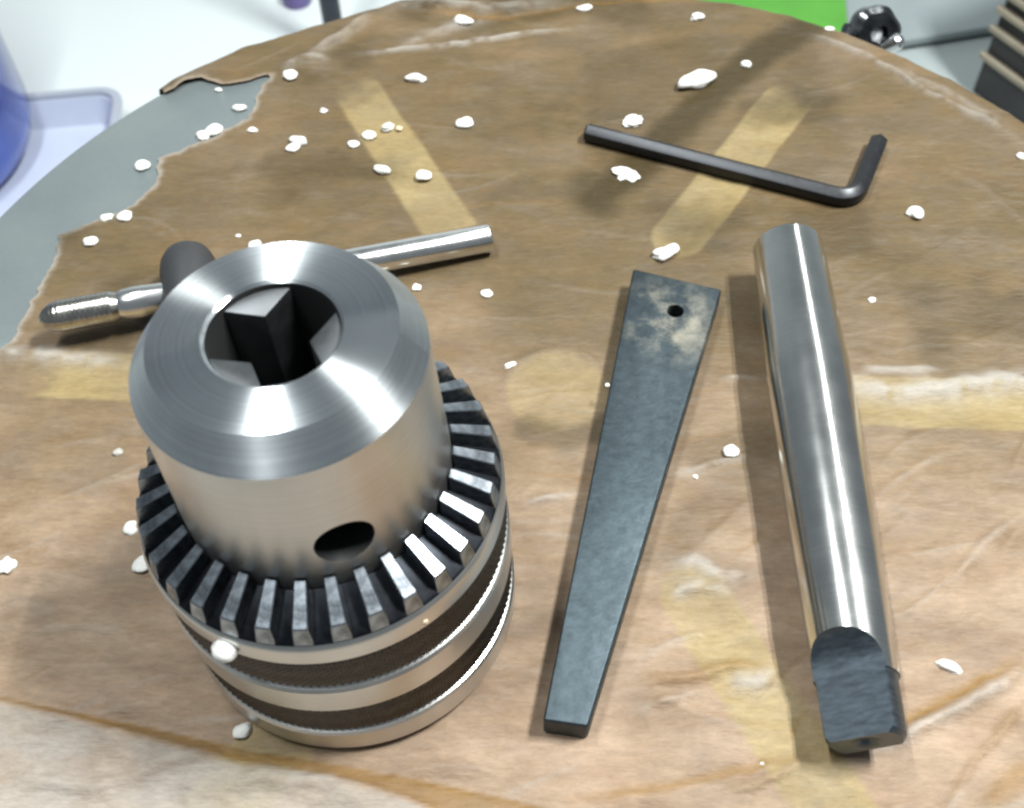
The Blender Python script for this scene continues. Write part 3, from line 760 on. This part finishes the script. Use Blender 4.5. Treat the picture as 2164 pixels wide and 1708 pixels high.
# (px, py, width px, aspect, angle deg, label, key)
CRUMBS = [
    (613, 160, 32, 0.75, 10, 'white foam crumb under the lifted paper flap where the tear starts'), (507, 228, 28, 0.5, 0, 'thin white foam crumb on bare iron close to the tear'), (461, 188, 14, 0.5, 0, 'tiny white speck on bare iron under the paper flap'), (452, 275, 34, 0.75, 20, 'larger of two touching foam beads on bare iron'), (429, 287, 28, 0.8, 0, 'smaller of two touching foam beads on bare iron'),
    (534, 274, 20, 0.6, 0, 'small flat foam crumb just inside the torn paper edge'), (301, 350, 30, 0.85, 0, 'lone round foam crumb on bare iron just off the torn edge'), (684, 233, 18, 0.6, -20, 'tiny foam crumb between the tear and the far end of the pale strip'), (630, 299, 38, 0.55, -15, 'flat one of two stacked foam crumbs between tear and pale strip'), (619, 313, 28, 0.7, 0, 'round one of two stacked foam crumbs between tear and pale strip'),
    (746, 304, 25, 0.7, 0, 'round foam crumb just outside the border of the pale strip'), (780, 286, 28, 0.7, -15, 'chipped foam crumb on the pale strip beside its border'), (264, 456, 30, 0.8, 0, 'larger of two white foam crumbs sitting on the torn paper edge'), (224, 461, 26, 0.6, 15, 'smaller of two white foam crumbs sitting on the torn paper edge'), (191, 510, 31, 0.75, 10, 'white foam crumb on the paper beyond the chuck key grip'),
    (503, 496, 11, 0.7, 0, 'tiny foam speck on paper beyond the dark chuck key shank'), (538, 519, 28, 0.9, 0, 'white foam crumb behind the top of the chuck nose'),
    (978, 46, 44, 0.55, -25, 'large white foam crumb on a pale crease by the far rim'), (877, 167, 42, 0.42, -6, 'flat white foam crumb on paper far from the chuck'),
    (1236, 18, 32, 0.4, 0, 'thin foam crumb tucked against the fold at the far rim'), (1473, 36, 32, 0.5, 25, 'foam crumb by the far rim near the dark streak'), (981, 261, 36, 0.75, 0, 'round foam crumb on brown paper between the pale strip and hex key'), (819, 268, 28, 0.55, 40, 'slim tilted foam crumb on the pale strip next to a tan crumb'),
    (808, 360, 38, 0.5, -18, 'oval foam crumb lying across the border of the pale strip'), (895, 371, 34, 0.8, 0, 'roundest foam crumb on the pale strip, toward the chuck key bar'), (829, 606, 23, 0.55, 0, 'tiny flat foam crumb beside the chuck nose below the key bar'), (880, 606, 20, 0.8, 0, 'tiny rough foam crumb on paper below the chuck key bar'), (1030, 620, 23, 0.85, 20, 'small foam crumb between the key bar end and the drift wedge'),
    (1577, 136, 23, 0.75, 0, 'white foam crumb on the dark streak of paper'), (1754, 60, 18, 0.5, 0, 'tiny foam crumb at the rim in front of the green box'), (1934, 451, 36, 0.7, -30, 'white foam crumb to the right of the hex key bend'),
    (2159, 328, 18, 0.8, 0, 'white foam crumb on paper by the crease along the right rim'), (1078, 771, 28, 0.45, 25, 'thin white foam crumb between the chuck and the drift wedge'),
    (1843, 632, 17, 0.7, 30, 'tiny white foam crumb beside the far end of the arbor'), (1547, 954, 34, 0.8, 0, 'round white foam crumb between the drift wedge and the arbor'),
    (1470, 1005, 11, 0.8, 0, 'speck of white foam at the edge of the drift wedge'), (2005, 1410, 44, 0.42, -25, 'long white foam sliver on paper beside the arbor tang'),
    (15, 1196, 38, 0.85, 0, 'round white foam crumb alone on the paper left of the chuck'), (276, 1116, 30, 1.0, 0, 'smaller foam crumb half hidden behind the chuck gear teeth'), (303, 1190, 36, 1.3, -30, 'larger long foam crumb half hidden behind the chuck gear teeth'),
    (512, 1545, 42, 0.7, 35, 'white foam crumb on paper just in front of the chuck base'), (538, 1517, 15, 0.9, 0, 'tiny foam speck touching the chuck base'),
]
def crumb(px, py, w, asp, ang, label, mat='foam', z=PZ, seed=0, rough=0.28, hz=0.44, zoff=0.0, cat='foam crumb', grp=G1):
    p = at(px, py, z + 0.5)
    d = np.linalg.norm(p - CAM); mm = w * d / PF
    sy = max(asp, 0.45) * mm / 2 * (1.15 if asp < 0.95 else 1.0)
    me = crumb_me(seed, mm / 2, sy, min(mm / 2 * hz, sy) * 1.0, rough)
    o = link_mesh('foam_crumb', me, M[mat], None, 60)
    o.location = (p[0] * MM, p[1] * MM, (z + zoff) * MM); o.rotation_euler = (0, 0, R(ang))
    return tag(o, label, cat, grp)
for i, c in enumerate(CRUMBS):
    px, py, w, asp, ang, key = c
    zz = 0.02 if (px, py) in ((507, 228), (461, 188), (452, 275), (429, 287)) or (px, py) in ((301, 350), (224, 461)) else PZ
    crumb(px, py, w, asp, ang, key, seed=100 + i, z=zz, rough=0.14 + 0.16 * random.random())
# odd shapes
crumb(1473, 173, 84, 0.42, 24, 'biggest white foam lump, long and knobbly, beyond the hex key', seed=301, rough=0.2, hz=0.35)
crumb(1339, 258, 54, 0.62, 20, 'jagged white foam flake lying just above the hex key long arm', seed=305, rough=0.4, hz=0.35)
crumb(1324, 370, 44, 0.6, -30, 'star shaped white foam flake just below the hex key long arm', seed=309, rough=0.5, hz=0.3)
crumb(1404, 537, 60, 0.42, 26, 'two joined white foam beads beyond the wide end of the drift wedge', seed=312, rough=0.25, hz=0.4)
crumb(843, 270, 16, 0.6, 0, 'tiny tan crumb on the pale paper strip', 'foam_tan', seed=320)
crumb(247, 955, 25, 0.7, 20, 'small grey metal grit on the paper left of the chuck', 'foam_grey', seed=321, cat='grit', grp=None)
# stuck to the chuck and the drift
def stuck(name_label, az, r, z, mm, mat, seed):
    me = crumb_me(seed, mm / 2, mm / 2 * 0.85, mm / 2 * 0.8, 0.15)
    o = link_mesh('foam_crumb', me, M[mat], None, 60)
    o.location = ((CX + r * math.cos(R(az))) * MM, (CY + r * math.sin(R(az))) * MM, (z + PZ) * MM)
    n = Vector((math.cos(R(az)) * 0.85, math.sin(R(az)) * 0.85, 0.55)).normalized()
    o.rotation_euler = n.to_track_quat('Z', 'Y').to_euler()
    tag(o, name_label, 'foam crumb', G1)
stuck('white foam bead stuck on the chuck sleeve above the knurling', 250, 25.0, 30.6, 3.4, 'foam', 330)
stuck('tiny tan speck stuck on the chuck sleeve below the gear teeth', 309, 25.3, 31.3, 1.0, 'foam_tan', 331)
crumb(1284, 811, 9, 0.9, 0, 'white speck on the left edge of the drift wedge', seed=333, z=PZ + 5.0)

# ------------------------------------------------------------------ things beyond the table
def blue_jug():
    c = (-398, 396)
    root = thing('blue_jug', 'glossy deep blue plastic jug with a rounded base on the white board', 'jug', (c[0], c[1], BZ + 5))
    t = NT('blue_plastic'); t.set(Roughness=0.16, Specular_IOR_Level=0.5, Coat_Weight=0.3)
    n1 = t.noise(t.coords(), 14, 3); t.l(t.ramp(n1, [(0.35, (0.015, 0.03, 0.20)), (0.7, (0.05, 0.11, 0.48))]), t.b.inputs['Base Color'])
    v, f = lathe([(0, 0), (58, 0), (68, 3), (76, 12), (80, 26), (80, 190), (76, 215), (60, 240), (30, 255), (24, 258), (24, 275), (0, 275)], 96)
    mesh_obj('bottle_body', v, f, t.m, root, sharp=40)
    v, f = lathe([(0, 275.2), (27, 275.2), (28, 277), (28, 297), (26, 299), (0, 299)], 48); mesh_obj('cap', v, f, plain('white_cap', (0.7, 0.7, 0.7), 0.4), root)
blue_jug()
def tray():
    # shallow lavender tray lying on the white board
    z0 = BZ + 5.2; H = 22.0
    fr = at(262, 178, z0 + H)[:2]; nr = at(243, 300, z0 + H)[:2]
    u = (fr - nr) / np.hypot(*(fr - nr)); s = np.array([-u[1], u[0]])       # u away from camera, s to the left
    Wd, Dp = 190.0, 130.0
    c = fr - u * Dp / 2 + s * Wd / 2
    root = thing('plastic_tray', 'pale lavender plastic tray with rounded corners beside the blue jug', 'tray', (c[0], c[1], z0), math.atan2(u[1], u[0]) - math.pi / 2)
    mat = plain('lavender_plastic', (0.47, 0.51, 0.62), 0.4, var=0.03)
    rimm = plain('grey_rim_plastic', (0.33, 0.35, 0.41), 0.4, var=0.03)
    def rr(hx, hy, r, n=8):
        out = []
        for cx_, cy_, a in ((hx - r, hy - r, 0), (-hx + r, hy - r, 90), (-hx + r, -hy + r, 180), (hx - r, -hy + r, 270)):
            for k in range(n + 1):
                t = R(a + 90 * k / n); out.append((cx_ + r * math.cos(t), cy_ + r * math.sin(t)))
        return out
    def shell(rings):
        v, f = [], []; n = len(rings[0][0])
        for poly, z in rings: v += [(x, y, z) for x, y in poly]
        for i in range(len(rings) - 1):
            for k in range(n): f.append((i * n + k, i * n + (k + 1) % n, (i + 1) * n + (k + 1) % n, (i + 1) * n + k))
        return v, f, n
    v, f, n = shell([(rr(Wd / 2 - 8, Dp / 2 - 8, 12), 0), (rr(Wd / 2 - 3, Dp / 2 - 3, 14), H - 3), (rr(Wd / 2 - 6, Dp / 2 - 6, 12), H - 3), (rr(Wd / 2 - 11, Dp / 2 - 11, 10), 2.0)])
    f.append(tuple(range(n))[::-1]); f.append(tuple(range(3 * n, 4 * n)))
    mesh_obj('tray_body', v, f, mat, root)
    v, f, n = shell([(rr(Wd / 2 - 3, Dp / 2 - 3, 14), H - 3.2), (rr(Wd / 2, Dp / 2, 16), H - 2.5), (rr(Wd / 2, Dp / 2, 16), H - 0.5), (rr(Wd / 2 - 1, Dp / 2 - 1, 15), H), (rr(Wd / 2 - 5, Dp / 2 - 5, 12), H), (rr(Wd / 2 - 5.5, Dp / 2 - 5.5, 12), H - 4)])
    mesh_obj('tray_rim', v, f, rimm, root)
tray()
def rod():
    b = at(716, 120, BZ + 5)
    root = thing('steel_rod', 'upright blue-black steel rod with a round foot behind the table', 'rod', (b[0], b[1], BZ + 5))
    v, f = lathe([(0, 8), (6.4, 8), (6.4, 300), (5.6, 301), (0, 301)], 40); mesh_obj('shaft', v, f, plain('blue_black_paint', (0.012, 0.017, 0.028), 0.35), root)
    v, f = lathe([(0, 0), (22, 0), (23, 1), (23, 6), (21, 8.2), (0, 8.2)], 48); mesh_obj('foot', v, f, plain('black_foot', (0.015, 0.016, 0.02), 0.5), root)
rod()
def purple_cap():
    b = at(626, -9, BZ + 10)
    v, f = lathe([(0, 0), (9.6, 0), (10, 0.6), (10, 9), (9, 10.2), (0, 10.4)], 40)
    o = mesh_obj('bottle_cap', v, f, plain('purple_plastic', (0.13, 0.10, 0.27), 0.4))
    o.location = (b[0] * MM, b[1] * MM, (BZ + 5.1) * MM)
    tag(o, 'small dark purple bottle cap on the white board beside the rod', 'cap')
purple_cap()
def green_box():
    zt = BZ + 34
    a = at(1784, -2, zt); b = at(1791, 80, zt); l = at(1480, 0, zt)
    u = (a - b)[:2]; u /= np.hypot(*u); s = np.array([-u[1], u[0]])
    Wd = 150.0; c = b[:2] - u * 45
    poly = [c, c + u * 190, c + u * 190 + s * Wd, c + s * Wd]
    o0 = sum(poly) / 4
    root = thing('green_box', 'bright green box lying behind the far rim of the table', 'box', (o0[0], o0[1], BZ + 0.2))
    mg = plain('green_card', (0.075, 0.28, 0.03), 0.45, var=0.12, nscale=30)
    v, f = prism_vf([tuple(p - o0) for p in poly][::-1], 0, 22); link_mesh('box_base', bevel_me(v, f, 1, 2), mg, root)
    v, f = prism_vf([tuple((p - o0) * 1.012) for p in poly][::-1], 22.3, 34); link_mesh('lid', bevel_me(v, f, 1, 2), mg, root)
green_box()
def grey_case():
    zt = BZ + 60
    # front lower edge follows the dark line, body goes away from it
    a = at(1780, 122, BZ + 3); b = at(2110, 70, BZ + 3)
    d = (b - a)[:2]; Ld = np.hypot(*d); d /= Ld; n = np.array([-d[1], d[0]])
    poly = [a[:2], b[:2] + d * 60, b[:2] + d * 60 + n * 160, a[:2] + n * 160]
    o0 = sum(poly) / 4
    root = thing('grey_case', 'flat grey plastic case with a dark gap beneath its front edge', 'case', (o0[0], o0[1], BZ + 0.2))
    mg = plain('grey_plastic', (0.25, 0.285, 0.295), 0.45, var=0.06, nscale=20)
    v, f = prism_vf([tuple(p - o0) for p in poly], 3.0, 9); link_mesh('case_shell', bevel_me(v, f, 1.5, 3), mg, root)
    mk = plain('black_rubber', (0.015, 0.015, 0.016), 0.7)
    for p in poly:
        q = (p - o0) * 0.86; v, f = lathe([(0, 0), (7, 0), (7.5, 1), (7, 3.1), (0, 3.1)], 24)
        mesh_obj('foot', [(x + q[0], y + q[1], z) for x, y, z in v], f, mk, root)
grey_case()
def slat_crate():
    c = at(2046, 196, BZ)[:2]
    # the stripe direction read on the level of the lowest batten
    p0 = at(2061, 99, BZ + 42)[:2]; p1 = at(2164, 174, BZ + 42)[:2]
    d = (p1 - p0) / np.hypot(*(p1 - p0)); n = np.array([-d[1], d[0]])
    if n[1] < 0: n = -n
    ang = math.atan2(d[1], d[0])
    root = thing('slatted_crate', 'dark slatted crate with thin tan battens beyond the right of the table', 'crate', (c[0], c[1], BZ + 0.2), ang)
    md = plain('dark_board', (0.045, 0.042, 0.043), 0.6, var=0.3, nscale=25); mt = plain('tan_batten', (0.33, 0.28, 0.21), 0.6, var=0.15, nscale=40)
    v, f = box_vf(0, 220, 3, 130, 0, 150); link_mesh('board', bevel_me(v, f, 1, 1), md, root)
    for z in (26, 45, 58, 69, 80, 91, 102, 113, 124, 135):
        v, f = box_vf(-1.5, 221, -1.2, 2.6, z, z + 4.2); link_mesh('batten', bevel_me(v, f, 0.6, 1), mt, root)
slat_crate()
